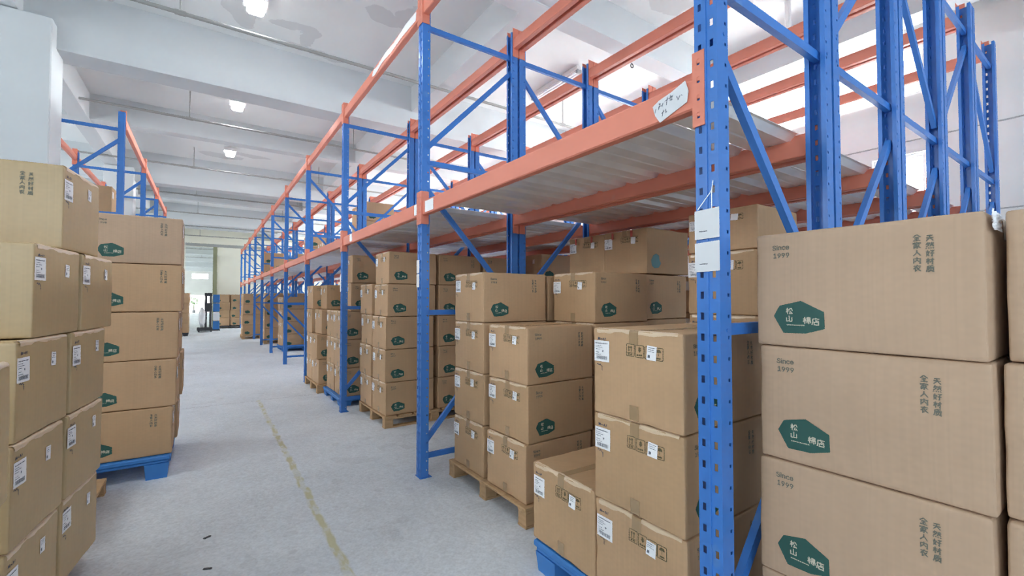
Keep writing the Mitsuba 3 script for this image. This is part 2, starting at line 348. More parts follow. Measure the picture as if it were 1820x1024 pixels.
def deck_mesh(L=.90, w=.262):
    """Galvanised deck plank lying across two beams: two ribs pressed down, side flanges; top at z = 0."""
    pts = [(0, 0), (.014, 0), (.044, -.030), (.118, -.030), (.124, -.025), (.138, -.025), (.144, -.030), (.218, -.030), (.248, 0), (w, 0)]
    prof = LineString(pts).buffer(.0011, cap_style=2, join_style=2)
    return frame(extr(prof, L), (0, 1, 0), (0, 0, 1), (1, 0, 0), (0, 0, 0))
DECK = PL(deck_mesh())

row_words = ['aisle row of blue and orange pallet racking with slotted posts', 'second row of blue and orange racking, just behind the aisle row', 'third row of blue and orange racking back from the aisle',
             'fourth row of racking from the aisle, towards the windows', 'rearmost row of racking, nearest the windowed wall']
NF = [11, 11, 9, 7, 7]
rows = []
def rack_row(r, xr, y0, nf, label, mirror, lbays, decks, loose=5):
    k = thing('pallet_rack', label, 'rack', 'rows of pallet racking')
    for i in range(nf):
        y = y0 + i * PITCH_Y
        fk = key_for(k + '__upright_frame')
        det = (i <= 3 and r <= 2) or i == 0
        for front in (True, False):
            at = T().translate([xr, y, 0]) if front else T().translate([xr + FD, y, 0]).rotate([0, 0, 1], 180)
            part(fk, 'post', POST if det else POST_S, 'mat_blue', at)
            if i < 4: part(fk, 'foot_plate', FOOT, 'mat_blue', at)
        for b in FLAT + [SLANT[lv, rear] for lv, rear in zip((1, 2, 3), mirror(i))]: part(fk, 'brace', b, 'mat_blue', T().translate([xr, y, 0]))
    for i in range(nf - 1):
        y = y0 + i * PITCH_Y + W / 2
        for z in ((2.172, 3.872) if lbays is None or i in lbays else (3.872,)):
            for front in (True, False):
                at = T().translate([xr + .003, y, z]) if front else T().translate([xr + FD - .003, y + BL, z]).rotate([0, 0, 1], 180)
                part(k, 'beam', BEAM, 'mat_orange', at)
                for s, yy in ((1, y - W / 2), (-1, y - W / 2 + PITCH_Y)):
                    if front: a2 = T().translate([xr, yy, z - .074])
                    else: a2 = T().translate([xr + FD, yy, z - .074]).rotate([0, 0, 1], 180)
                    part(k, 'beam_connector', CON[s if front else -s], 'mat_orange', a2)
        if i in decks:
            zs = 2.172 + .1195
            if i < loose:
                for j in range(9): part(k, 'deck_plank', DECK, 'mat_zinc', T().translate([xr + .045, y + .045 + j * .269, zs]))
            else:
                ms = []
                for j in range(9):
                    m = deck_mesh(); m.apply_translation((xr + .045, y + .045 + j * .269, zs)); ms.append(m)
                part(k, 'deck_plank', PL(cat(ms)), 'mat_zinc', kind='stuff')
    return k
# which way the three slanted braces of a frame rise: True = towards the rear of the row
def slants(r):
    def f(i):
        if r == 0: return (True, False, True) if i < 3 else (False, True, False)
        if r == 1: return (False, True, True) if i == 0 else (False, True, False) if i < 3 else (True, False, True)
        if r == 2: return (True, True, False)
        if r == 3: return (False, True, True)
        return (True, True, False)
    return f
for r in range(5):
    rack_row(r, X0 + r * 1.0, Y0, NF[r], row_words[r], slants(r), None, range(NF[r] - 1) if r < 4 else range(2), 5 if r < 2 else 2)
def left_row():
    r = rack_row(2, -1.92, 8.0, 4, 'pallet racking at the left behind the stacked boxes, beside the column', lambda i: (True, False, True), None, range(3), 0)
left_row()

# papers, signs on the near post and beam
def sheet(pts, th=.0012): return extr(Polygon(pts), th)
def on_aisle(m, y, z, x): return frame(m, (0, -1, 0), (0, 0, 1), (-1, 0, 0), (x, y, z))      # x of the mesh runs to the viewer's right
def text_lines(rows_, w, seed):
    r = random.Random(seed); gs = []
    for y, h, x0, x1 in rows_:
        x = x0
        while x < x1 - .002:
            l = min(r.uniform(.5, 1.6) * h * 1.2, x1 - x); gs.append(sbox(x, y, x + l * .8, y + h)); x += l
    return unary_union(gs)
tagw, tagh = .094, .108
for z, l, tie in ((1.685, 'white rack sign hung by a string, upper of two on the nearest post', True), (1.568, 'white rack sign, lower of two on the nearest post', False)):
    k = thing('rack_sign', l, 'sign', 'rack signs on the nearest post')
    part(k, 'sheet', PL(on_aisle(sheet([(0, 0), (tagw, .002), (tagw, tagh), (0, tagh - .004)]), Y0 + .045, z, X0 - .007)), 'mat_sign')
    part(k, 'print', PL(on_aisle(flat(text_lines([(.026, .004, .018, .050)], 0, 3)), Y0 + .045, z, X0 - .0086)), 'mat_print')
    if tie:
        for p, q in (((X0 - .004, Y0 - .02, 1.855), (X0 - .010, Y0 + .032, 1.792)), ((X0 - .004, Y0 - .02, 1.855), (X0 - .009, Y0 - .022, 1.79)), ((X0 - .004, Y0 - .02, 1.855), (X0 - .005, Y0 - .026, 1.89))):
            part(k, 'string', PL(tube(p, q, .0016, 6)), 'mat_paper')
for i in range(1, 9):
    y = Y0 + i * PITCH_Y
    for j in (0, 1):
        k = thing('rack_tag', f'small white rack label, {("upper", "lower")[j]} of two on the {("second","third","fourth","fifth","sixth","seventh","eighth","ninth")[i-1]} aisle post', 'label', 'rack labels on the aisle posts')
        z0 = 1.69 - j * .118
        put(k, PL(on_aisle(sheet([(0, 0), (.055, 0), (.055, .11), (0, .11)]), y + .044, z0, X0 - .006)), 'mat_paper')
k = thing('paper_note', 'white sheet with handwriting taped to the orange beam by the nearest post', 'note')
nz = 2.172
part(k, 'sheet', PL(on_aisle(sheet([(0, .07), (.012, .03), (.035, -.004), (.155, .035), (.162, .075), (.148, .118), (.09, .098), (.03, .085)]), 1.135, nz, X0 - .001)), 'mat_sign')
def strokes(ls, w): return unary_union([LineString(l).buffer(w / 2, quad_segs=1) for l in ls])
scr = [[(.018, .058), (.012, .042)], [(.030, .072), (.038, .070), (.030, .058), (.042, .062)], [(.036, .072), (.030, .050)], [(.050, .068), (.046, .056)], [(.060, .072), (.076, .078)], [(.070, .085), (.066, .055)], [(.084, .086), (.082, .066)], [(.080, .076), (.094, .082), (.086, .066), (.094, .068)], [(.112, .072), (.118, .056), (.126, .070)], [(.132, .070), (.136, .066)],
       [(.044, .030), (.056, .036)], [(.052, .040), (.046, .018)], [(.062, .042), (.064, .026), (.068, .030)]]
part(k, 'handwriting', PL(on_aisle(flat(strokes(scr, .0022)), 1.135, nz, X0 - .0032)), 'mat_marker')
for y, z, w, l in ((3.39, 2.185, .16, 'small white sticker on the orange beam right of the second post'), (3.62, 2.19, .06, 'small white sticker on the orange beam left of the second post'), (5.70, 2.19, .10, 'white sticker on the beam near the third post')):
    k = thing('beam_sticker', l, 'sticker', 'stickers on the lower beam')
    put(k, PL(on_aisle(sheet([(0, 0), (w, 0), (w, .09), (0, .09)]), y, z, X0 + .001)), 'mat_paper')

# ------------------------------------------------------------------ printed marks of the boxes
GL = {
 'tian': [[(.15, .85), (.85, .85)], [(.08, .52), (.92, .52)], [(.5, .85), (.46, .45), (.1, .05)], [(.5, .5), (.92, .05)]],
 'ran': [[(.3, .97), (.08, .62)], [(.26, .84), (.48, .84), (.32, .48), (.06, .3)], [(.2, .68), (.33, .6)], [(.52, .68), (.97, .68)], [(.74, .97), (.70, .58), (.5, .32)], [(.74, .62), (.96, .34)], [(.86, .92), (.93, .82)], [(.12, .2), (.05, .03)], [(.36, .2), (.4, .04)], [(.6, .2), (.66, .04)], [(.83, .2), (.95, .03)]],
 'hao': [[(.25, .95), (.12, .4), (.42, .08)], [(.42, .7), (.3, .35), (.06, .05)], [(.04, .68), (.48, .68)], [(.56, .88), (.92, .88), (.75, .68), (.75, .06), (.62, .09)], [(.52, .5), (.98, .5)]],
 'cai': [[(.05, .7), (.48, .7)], [(.27, .97), (.27, .02)], [(.27, .68), (.05, .28)], [(.27, .65), (.47, .42)], [(.52, .7), (.98, .7)], [(.78, .97), (.78, .05), (.66, .09)], [(.78, .68), (.5, .25)]],
 'zhi': [[(.86, .96), (.2, .88)], [(.2, .88), (.18, .5), (.05, .03)], [(.2, .7), (.96, .7)], [(.57, .9), (.55, .55)], [(.33, .18), (.33, .54), (.86, .54), (.86, .18)], [(.59, .44), (.55, .22), (.25, .02)], [(.64, .2), (.94, .02)]],
 'quan': [[(.5, .97), (.05, .58)], [(.5, .97), (.95, .58)], [(.24, .55), (.76, .55)], [(.24, .31), (.76, .31)], [(.07, .05), (.93, .05)], [(.5, .55), (.5, .05)]],
 'jia': [[(.5, .99), (.5, .88)], [(.08, .68), (.08, .85), (.92, .85), (.92, .68)], [(.2, .68), (.8, .68)], [(.55, .68), (.1, .38)], [(.38, .55), (.58, .3), (.55, .04), (.42, .07)], [(.48, .42), (.1, .18)], [(.5, .28), (.1, .02)], [(.82, .56), (.6, .42)], [(.58, .42), (.94, .08)]],
 'ren': [[(.5, .95), (.45, .5), (.06, .04)], [(.5, .62), (.94, .04)]],
 'nei': [[(.12, .02), (.12, .75), (.88, .75), (.88, .05), (.74, .06)], [(.5, .98), (.48, .6), (.24, .25)], [(.5, .56), (.76, .28)]],
 'yi': [[(.48, .99), (.53, .86)], [(.07, .8), (.93, .8)], [(.48, .8), (.07, .35)], [(.3, .55), (.3, .05), (.5, .16)], [(.45, .62), (.6, .3), (.95, .04)], [(.86, .6), (.62, .42)]],
 'song': [[(.05, .7), (.46, .7)], [(.26, .97), (.26, .02)], [(.26, .68), (.05, .28)], [(.26, .65), (.45, .42)], [(.66, .93), (.5, .55)], [(.76, .93), (.98, .55)], [(.7, .5), (.54, .1), (.92, .14)], [(.8, .32), (.95, .04)]],
 'shan': [[(.5, .95), (.5, .1)], [(.1, .66), (.1, .08), (.9, .08)], [(.9, .68), (.9, .02)]],
 'mian': [[(.03, .7), (.44, .7)], [(.24, .97), (.24, .02)], [(.24, .68), (.03, .28)], [(.24, .65), (.42, .42)], [(.74, .99), (.68, .9)], [(.56, .88), (.56, .56), (.92, .56), (.92, .88), (.56, .88)], [(.56, .72), (.92, .72)], [(.52, .1), (.52, .42), (.96, .42), (.96, .12)], [(.74, .54), (.74, 0)]],
 'dian': [[(.5, .99), (.5, .88)], [(.12, .85), (.96, .85)], [(.14, .85), (.13, .4), (.03, .03)], [(.55, .76), (.55, .4)], [(.55, .58), (.9, .58)], [(.3, .4), (.3, .05), (.86, .05), (.86, .4), (.3, .4)]],
}
def glyph(name, x, y, s, w=.145):
    return affinity.translate(affinity.scale(unary_union([LineString(l).buffer(w / 2, quad_segs=1, cap_style=2, join_style=2) for l in GL[name]]), s, s, origin=(0, 0)), x, y)
BLEN, BWID, BHGT = .60, .475, .395
def text_flat(t, h, x, y):
    m = meshkit.text_mesh(t, h, .001, bold=True); v = m.vertices
    keep = np.all(v[m.faces][:, :, 2] > .0009, axis=1)
    r = trimesh.Trimesh(v, m.faces[keep], process=False); r.remove_unreferenced_vertices(); r.vertices[:, 2] = 0; r.apply_translation((x, y, 0)); return r
chars = []
for i, c in enumerate(('quan', 'jia', 'ren', 'nei', 'yi')): chars.append(glyph(c, .452, .328 - .0215 * i, .0185))
for i, c in enumerate(('tian', 'ran', 'hao', 'cai', 'zhi')): chars.append(glyph(c, .480, .325 - .0215 * i, .0185))
print_m = flat(unary_union(chars))
year_m = cat([text_flat('Since', .016, .060, .336), text_flat('1999', .016, .062, .308)])
logo_m = flat(Polygon([(.063, .105), (.083, .141), (.153, .158), (.223, .122), (.224, .067), (.167, .049), (.095, .047)]))
let = [glyph('song', .104, .112, .023), glyph('shan', .104, .087, .022), glyph('mian', .159, .081, .024), glyph('dian', .186, .078, .024)]
let.append(text_lines([(.074, .0035, .106, .165)], 0, 5))
letter_m = flat(unary_union(let))
# label face (width BWID): handling icons, labels, pen marks
def icon_frame(x, y, w=.037, h=.046):
    o = sbox(x, y, x + w, y + h).buffer(.004, quad_segs=2); return o.difference(o.buffer(-.0028, join_style=2))
ic = []
for x, y in ((.203, .287), (.252, .285), (.301, .283), (.346, .282)): ic.append(icon_frame(x, y))
for x in (.214, .226): ic += [sbox(x - .002, .303, x + .002, .325), Polygon([(x - .0055, .320), (x + .0055, .320), (x, .330)])]
ic.append(sbox(.206, .297, .236, .2995))
ic += [sbox(.269, .310, .273, .328), Polygon([(.261, .316), (.281, .316), (.271, .303)]), Polygon([(.263, .323), (.279, .323), (.271, .313)])]
for x in (.256, .266, .276): ic.append(sbox(x, .289, x + .008, .296))
ic += [Point(.3645, .312).buffer(.013, quad_segs=3).intersection(sbox(.34, .312, .39, .34)), sbox(.3635, .298, .3655, .312), sbox(.354, .285, .375, .291)]
for x in (.209, .222): ic.append(sbox(x, .289, x + .009, .295))
icon_m = flat(unary_union(ic))
slab_m = flat(sbox(.006, .236, .100, .333))
bars = []; r_ = random.Random(4); x = .018
while x < .088:
    w = r_.choice([.0016, .0026, .004]); bars.append(sbox(x, .246, x + w, .262)); x += w + r_.choice([.0016, .003])
slprint_m = flat(unary_union(bars + [text_lines([(.318, .004, .014, .090), (.308, .0025, .014, .05), (.300, .0025, .014, .06), (.291, .0025, .014, .045), (.276, .0025, .014, .04), (.267, .0025, .014, .05)], 0, 8), sbox(.056, .281, .064, .289)]))
small_m = flat(affinity.rotate(sbox(.296, .272, .343, .331), -4))
smprint_m = flat(affinity.rotate(text_lines([(.322, .0025, .302, .336), (.314, .0022, .302, .33), (.306, .0022, .302, .336)], 0, 9).union(sbox(.302, .281, .313, .293)), -4, origin=(.32, .30)))
pen_m = flat(strokes([[(.030, .340), (.032, .352), (.036, .342), (.040, .352), (.043, .341)], [(.048, .345), (.056, .346)], [(.062, .340), (.066, .352), (.070, .341)], [(.076, .342), (.079, .352)], [(.022, .226), (.030, .230), (.036, .222), (.044, .229), (.050, .221)], [(.055, .222), (.056, .200)]], .003))

def place_face(m, face, off):
    """Puts a flat mesh drawn in (s, h) on a side of the box; the box is centred in x and y, its base at z = 0."""
    if face == 'front': return frame(m, (1, 0, 0), (0, 0, 1), (0, -1, 0), (-BLEN / 2, -BWID / 2 - off, 0))
    return frame(m, (0, -1, 0), (0, 0, 1), (-1, 0, 0), (-BLEN / 2 - off, BWID / 2, 0))
def bulge(v):
    h = np.array([BLEN / 2, BWID / 2, BHGT / 2]); q = np.clip((v - (0, 0, BHGT / 2)) / h, -1, 1)
    c = np.cos(q * math.pi / 2)
    out = v.copy()
    out[:, 0] += np.sign(q[:, 0]) * (np.abs(q[:, 0]) > .97) * .004 * c[:, 1] * c[:, 2]
    out[:, 1] += np.sign(q[:, 1]) * (np.abs(q[:, 1]) > .97) * .005 * c[:, 0] * c[:, 2]
    return out
def refine(m, e):
    v, f = trimesh.remesh.subdivide_to_size(m.vertices, m.faces, e, max_iter=8); return trimesh.Trimesh(v, f, process=False)
def marks(m, face, off, e=.03):
    m = refine(m, e); m = place_face(m, face, off); m.vertices = bulge(m.vertices); return PL(m)
YEAR = marks(year_m, 'front', .0014)
PRINT, LOGO, LETTER = marks(print_m, 'front', .0014), marks(logo_m, 'front', .0012), marks(letter_m, 'front', .0020)
ICON, SLAB, SLPRINT, SMALL, SMPRINT, PEN = (marks(m, 'side', o) for m, o in ((icon_m, .0014), (slab_m, .0018), (slprint_m, .0026), (small_m, .0022), (smprint_m, .0030), (pen_m, .0014)))
CIRC = marks(flat(Polygon([(.07, .07), (.06, .11), (.085, .15), (.12, .165), (.15, .15), (.155, .115), (.175, .09), (.15, .06), (.10, .055)]).buffer(.008)), 'front', .0014)

def body_mesh(seed, crush=.006):
    h = np.array([BLEN / 2, BWID / 2, BHGT / 2]); r = .010
    gs = []
    def grid(n1, n2): return np.meshgrid(np.r_[-1, -1 + .02, np.linspace(-.93, .93, n1), 1 - .02, 1], np.r_[-1, -1 + .025, np.linspace(-.92, .92, n2), 1 - .025, 1], indexing='ij')
    verts, faces, off = [], [], 0
    for ax in range(3):
        o = [i for i in range(3) if i != ax]
        for s in (-1, 1):
            a, b = grid(7, 6); n1, n2 = a.shape
            v = np.zeros((n1 * n2, 3)); v[:, o[0]], v[:, o[1]], v[:, ax] = a.ravel(), b.ravel(), s
            i, j = np.meshgrid(np.arange(n1 - 1), np.arange(n2 - 1), indexing='ij'); q = (i * n2 + j).ravel()
            f = np.r_[np.c_[q, q + n2, q + n2 + 1], np.c_[q, q + n2 + 1, q + 1]]
            flip = (s > 0) == (ax == 1)
            if flip: f = f[:, ::-1]
            verts.append(v * h); faces.append(f + off); off += len(v)
    v, f = np.vstack(verts), np.vstack(faces)
    m = trimesh.Trimesh(v, f, process=False); m.merge_vertices(digits_vertex=6); v = np.array(m.vertices)
    inner = np.clip(v, -(h - r), h - r); d = v - inner; l = np.linalg.norm(d, axis=1, keepdims=True)
    v = inner + d / np.maximum(l, 1e-9) * r
    q = np.abs(v / h)
    edge = np.sort(q, axis=1)[:, 1]                       # second largest: near 1 along edges
    dent = (meshkit.noise(v * 14 + seed * 3.7, seed) - .5) * 2
    k = np.clip((edge - .9) / .1, 0, 1) * crush * np.clip(dent + .15, -.2, 1)
    v = v * (1 - k[:, None] / np.linalg.norm(h) * 1.2)
    v[:, 2] += BHGT / 2; v = bulge(v)
    v[:, 2] = np.clip(v[:, 2], 0, None)
    sag = np.cos(np.clip(v[:, 0] / h[0], -1, 1) * math.pi / 2) * np.cos(np.clip(v[:, 1] / h[1], -1, 1) * math.pi / 2)
    v[:, 2] -= .006 * sag * (v[:, 2] > BHGT * .97)
    out = trimesh.Trimesh(v, m.faces, process=False); out.fix_normals(); return out
BODY = [PL(body_mesh(s), 40) for s in range(4)]
def tape_strip(path):
    """A tape of width .048 laid along the path (x, z), centred on y = 0."""
    p = np.array(path); w = .024; n = len(p)
    v = np.vstack([np.c_[p[:, 0], np.full(n, -w), p[:, 1]], np.c_[p[:, 0], np.full(n, w), p[:, 1]]])
    f = [q for i in range(n - 1) for q in ((i, i + 1, n + i + 1), (i, n + i + 1, n + i))]
    return trimesh.Trimesh(v, np.array(f)[:, ::-1], process=False)
def tape_path():
    a, H, o = BLEN / 2, BHGT, .0012
    bul = lambda z: .004 * math.cos(max(-1, min(1, (z - H / 2) / (H / 2))) * math.pi / 2)
    left = [(-a - o - bul(z), z) for z in (H - .062, H - .04, H - .02, H - .01)] + [(-a + .001, H - .001)]
    top = [(x, H + o - .006 * math.cos(x / a * math.pi / 2)) for x in np.linspace(-a + .01, a - .01, 13)]
    return left + top + [(-x, z) for x, z in left[::-1]]
TAPE = PL(tape_strip(tape_path()))
_b = [(-BLEN / 2 - .0012 - .004 * math.cos((z - BHGT / 2) / (BHGT / 2) * math.pi / 2), z) for z in (.009, .03, .05, .072)]
TAPE_END = PL(tape_strip(_b))

def edge_tape_mesh():
    """Clear tape folded over the top edge of the label side, with a ragged lower border."""
    a, H = BLEN / 2, BHGT; ys = np.linspace(-.215, .215, 24); rag = (meshkit.noise(np.c_[ys * 30, ys * 0, ys * 0 + 2.]) - .3) * .012
    rows_ = [np.c_[np.full(24, -a - .0013), ys, H - .014 - rag], np.c_[np.full(24, -a - .0013), ys, np.full(24, H - .0095)], np.c_[np.full(24, -a + .0022), ys, np.full(24, H - .0020)], np.c_[np.full(24, -a + .0095), ys, np.full(24, H + .0013)], np.c_[-a + .013 + rag * .8, ys, np.full(24, H + .0012)]]
    f = []
    for i in range(4):
        for j in range(23):
            p, q = i * 24 + j, (i + 1) * 24 + j; f += [(p, q + 1, p + 1), (p, q, q + 1)]
    return trimesh.Trimesh(np.vstack(rows_), f, process=False)
EDGE = PL(edge_tape_mesh(), True)
ORD = ['bottom', 'second', 'third', 'fourth', 'fifth', 'sixth']
n_box = 0
def carton(x, y, z, rz, label, group, sides=(0,), mat=None, detail=2, sx=1., sy=1., sz=1., logo=True, teal=False, plain=False):
    """One cardboard box: centre (x, y), base z, turned by rz degrees. sides: turns at which the label face is dressed."""
    global n_box
    n_box += 1; r = random.Random(n_box)
    k = thing('cardboard_box', label, 'box', group)
    at = T().translate([x, y, z]).rotate([0, 0, 1], rz).scale([sx, sy, sz])
    mat = mat or r.choice(['mat_card_a', 'mat_card_a', 'mat_card_b'])
    part(k, 'body', BODY[r.randrange(4)], mat, at)
    if detail >= 1 and not plain: part(k, 'tape', TAPE, 'mat_tape', at)
    if detail >= 2 and sides and not plain: part(k, 'bottom_tape', TAPE_END, 'mat_tape', at @ T().rotate([0, 0, 1], sides[0]))
    if logo:
        if teal: part(k, 'logo', CIRC, 'mat_logo_teal', at, label='faded teal leaf shaped stamp')
        else:
            lk = part(k, 'logo', LOGO, 'mat_logo', at, label='dark green angular logo panel')
            if detail >= 1: part(lk, 'lettering', LETTER, 'mat_logo_text', at)
        if detail >= 1 and not teal: part(k, 'printed_slogan', PRINT, 'mat_ink', at); part(k, 'printed_year', YEAR, 'mat_ink', at)
    for s in sides:
        a2 = at @ T().rotate([0, 0, 1], s)
        a3 = a2 @ T().translate([0, r.uniform(-.012, .012), r.uniform(-.012, .008)])
        if detail >= 1 and not plain: part(k, 'handling_icons', ICON, 'mat_icon', a2)
        lk = part(k, 'shipping_label', SLAB, 'mat_paper', a3, label='white shipping label')
        if detail >= 1: part(lk, 'print', SLPRINT, 'mat_print', a3)
        a4 = a2 @ T().translate([0, r.uniform(-.02, .02), r.uniform(-.015, .01)])
        lk = part(k, 'small_label', SMALL, 'mat_paper', a4)
        if detail >= 2: part(lk, 'print', SMPRINT, 'mat_print', a4); part(k, 'pen_marks', PEN, 'mat_marker', a2); part(k, 'edge_tape', EDGE, 'mat_edge_tape', a2)
    return k

# pallets -----------------------------------------------------------------
def wooden_pallet(x0, y0, lx, ly, label, ht=.13):
    k = thing('wooden_pallet', label, 'pallet', 'wooden pallets')
    nb = 7; bw = lx / (nb + (nb - 1) * .25); st = (lx - bw) / (nb - 1)
    for i in range(nb):
        part(k, 'deck_board', PL(chamfer(x0 + i * st, x0 + i * st + bw, y0, y0 + ly, ht - .018, ht, .003)), 'mat_wood')
    for j in range(3):
        yy = y0 + j * (ly - .09) / 2
        part(k, 'stringer_board', PL(chamfer(x0 + .002, x0 + lx - .002, yy, yy + .09, ht - .034, ht - .0185, .002)), 'mat_wood')
        part(k, 'bottom_board', PL(chamfer(x0 + .002, x0 + lx - .002, yy, yy + .09, 0, .014, .002)), 'mat_wood')
        for i in range(3):
            xx = x0 + .004 + i * (lx - .108) / 2
            part(k, 'block', PL(chamfer(xx, xx + .10, yy + .002, yy + .088, .0145, ht - .0345, .003)), 'mat_wood')
def plastic_pallet(x0, y0, lx, ly, label, ht=.145, mat='mat_blue_plastic'):
    k = thing('plastic_pallet', label, 'pallet', 'plastic pallets')
    part(k, 'deck', PL(cat([chamfer(x0, x0 + lx, y0, y0 + ly, ht - .035, ht, .008), chamfer(x0 + .012, x0 + lx - .012, y0 + .012, y0 + ly - .012, ht - .06, ht - .036, .006)])), mat)
    for i in range(3):
        for j in range(3):
            w, h = (.16 if i != 1 else .13), (.16 if j != 1 else .13)
            cx, cy = x0 + w / 2 + .01 + (lx - w - .02) * i / 2, y0 + h / 2 + .01 + (ly - h - .02) * j / 2
            pts = [(cx + a * w / 2 * s, cy + b * h / 2 * s, z) for a in (-1, 1) for b in (-1, 1) for z, s in ((0, .86), (ht - .06, 1.0))]
            part(k, 'foot', PL(trimesh.Trimesh(pts, process=False).convex_hull), mat)

def shorten(t):
    return t if len(t.split()) <= 16 else t.replace('cardboard box', 'box', 1)

def stack(xf, ycen, z0, n, where, group, h=BHGT, detail=2, sides=(0,), skip=(), jx=.010, jr=1.0, x_off=None, mat=None, rz=0., total=None, sx=1., sy=1.):
    """A column of n boxes on top of each other; xf: the plane of the label faces (towards -x), ycen: middle of the column."""
    for i in range(n):
        if i in skip: continue
        r = random.Random(int(1000 * xf + 77 * ycen * 13 + i))
        dx, dy, da = r.uniform(-jx, jx), r.uniform(-jx, jx) * .3, r.uniform(-jr, jr)
        if x_off: dx += x_off[i]
        word = 'top' if i == (total or n) - 1 else ORD[i]
        carton(xf + BLEN * sx / 2 + dx, ycen + dy, z0 + i * (h + .003), rz + da, shorten(f'cardboard box, {word} in {where}'), group, sides, mat, detail, sx=sx, sy=sy, sz=h / BHGT)

# F: the stack beside the nearest post, logos to the viewer -----------------
plastic_pallet(1.66, -.40, 1.0, 1.25, 'blue plastic pallet under the large boxes at the right edge', .10)
for i in range(4):
    dx = (.005, .0, .004, -.004)[i]
    carton(1.68 + BWID / 2 + dx, .545 + (.003, .0, -.004, .0)[i], .102 + i * .401, -90 + (.4, -.3, .3, -.2)[i], f'box with full green logo, {("bottom","second from bottom","third from bottom","topmost")[i]} of the stack right of the nearest post', 'boxes with full logos beside the nearest post', (), 'mat_card_c', 2, sz=.400 / BHGT, sx=.985)
for i in range(4):
    carton(1.735 + BWID / 2 + (.0, -.03, -.02, .0)[i], -.074 + (.0, .010, .006, .0)[i], .102 + i * .401, -90 + (.3, .5, -.4, .2)[i], f'cardboard box cut by the right edge of the photo, {("bottom","second","third","top")[i]} of its stack', 'boxes at the right edge', (), 'mat_card_c', 2, sz=.400 / BHGT)
# C: blue pallet in the near bay
plastic_pallet(1.49, .985, 1.22, .975, 'blue plastic pallet in the near bay, behind the nearest post', .165)
stack(1.50, 1.262, .168, 3, 'column on the blue pallet just left of the nearest post', 'boxes on the near blue pallet', h=.388, jx=.004, jr=.5)
carton(1.50 + .30, 1.735, .168, -.6, 'single cardboard box on the blue pallet in front, left of the taller column', 'boxes on the near blue pallet', (0,), 'mat_card_b', 2, sz=.41 / BHGT)
stack(2.130, 1.262, .168, 3, 'rear column on the near blue pallet behind the nearest post', 'boxes on the near blue pallet', h=.388, detail=1)
# E: wooden pallet of the near bay
wooden_pallet(1.70, 2.315, 1.2, 1.085, 'wooden pallet in the near bay beside the blue pallet')
stack(1.735, 2.592, .132, 3, 'nearer aisle column on the near wooden pallet', 'boxes on the near wooden pallet', h=.382, x_off=(.0, .0, .0))
stack(1.725, 3.120, .132, 4, 'farther aisle column on the near wooden pallet, by the second post', 'boxes on the near wooden pallet', h=.384)
stack(2.375, 2.600, .132, 4, 'rear nearer column of the near wooden pallet', 'boxes on the near wooden pallet', h=.384)
stack(2.365, 3.125, .132, 4, 'rear farther column on the near wooden pallet', 'boxes on the near wooden pallet', h=.382, detail=1)
# second row, near bay
wooden_pallet(2.78, .96, 1.0, 1.06, 'wooden pallet in the second row behind the near blue pallet', .13)
stack(2.76, 1.612, .132, 4, 'left column of the second row pallet behind the nearest post', 'boxes in the second row', h=.41)
stack(2.75, 1.120, .132, 4, 'right column of the second row pallet behind the nearest post', 'boxes in the second row', h=.41)
carton(2.75 + .26, 1.60, .132 + 4 * .413, 0, 'small pale cardboard box crowning the second row column behind the nearest post', 'boxes in the second row', (0,), 'mat_card_a', 1, sx=.87, sy=1., sz=.68, logo=False)
wooden_pallet(3.02, 2.41, 1.2, 1.02, 'wooden pallet in the second row behind the near wooden pallet', .13)
for c, (yy, ww) in enumerate(((2.715, 'nearer'), (3.205, 'farther'))):
    stack(3.08, yy, .132, 4, f'{ww} column of the tall second row stack under the deck', 'boxes in the second row', h=.386, detail=1)
    k = carton(3.08 + .32, yy, 4 * .3895 + .137, .5, f'dull cardboard box with red tape, {ww} of two crowning the second row stack', 'boxes with red tape', (0,), 'mat_card_b', 1, sy=1.03, logo=c == 0, teal=True)
    for s in (-.10, .12):
        part(k, 'red_tape', PL(bxm(3.075, 3.079, yy + s - .012, yy + s + .012, 2.02, 2.078)), 'mat_red_tape')
wooden_pallet(3.9, 4.95, 1.2, 1.02, 'wooden pallet in the third row of racking', .13)
for yy in (5.2, 5.70): stack(3.92, yy, .132, 5, f'{"nearer" if yy < 5.5 else "farther"} pale column of the third row stack by the windows', 'boxes in the third row', detail=0)
wooden_pallet(4.25, 2.42, 1.15, 1.02, 'wooden pallet in the third row, near bay', .13)
for yy in (2.70, 3.19): stack(4.3, yy, .132, 4, f'{"nearer" if yy < 3 else "farther"} third row column in the near bay', 'boxes in the third row', detail=0)
# second bay
wooden_pallet(1.69, 5.0, 1.25, 1.02, 'wooden pallet in the second bay behind the second post')
stack(1.70, 5.268, .132, 5, 'nearer aisle column of the second bay, on the wooden pallet', 'boxes in the second bay', h=.377, x_off=(.0, .0, .01, .02, .04))
stack(1.70, 5.775, .132, 4, 'farther aisle column of the second bay, on the wooden pallet', 'boxes in the second bay', h=.380)
stack(2.375, 5.275, .132, 5, 'rear nearer column of the second bay, on the wooden pallet', 'boxes in the second bay', h=.377, detail=1)
wooden_pallet(3.02, 5.0, .8, 1.02, 'wooden pallet in the second row, second bay')
stack(3.03, 5.275, .132, 5, 'column on the second row pallet of the second bay', 'boxes in the second row', h=.377, detail=1)
plastic_pallet(1.52, 6.36, 1.22, 1.02, 'blue plastic pallet in the third bay behind the third post', .12)
stack(1.56, 6.625, .122, 5, 'nearer aisle column on the blue pallet by the third post', 'boxes on the third bay blue pallet', h=.392, x_off=(.02, .0, .0, .12, .12))
stack(1.56, 7.120, .122, 3, 'farther aisle column on the blue pallet by the third post', 'boxes on the third bay blue pallet', h=.392)
stack(2.30, 6.630, .122, 5, 'rear column on the blue pallet by the third post', 'boxes on the third bay blue pallet', h=.392, detail=1)
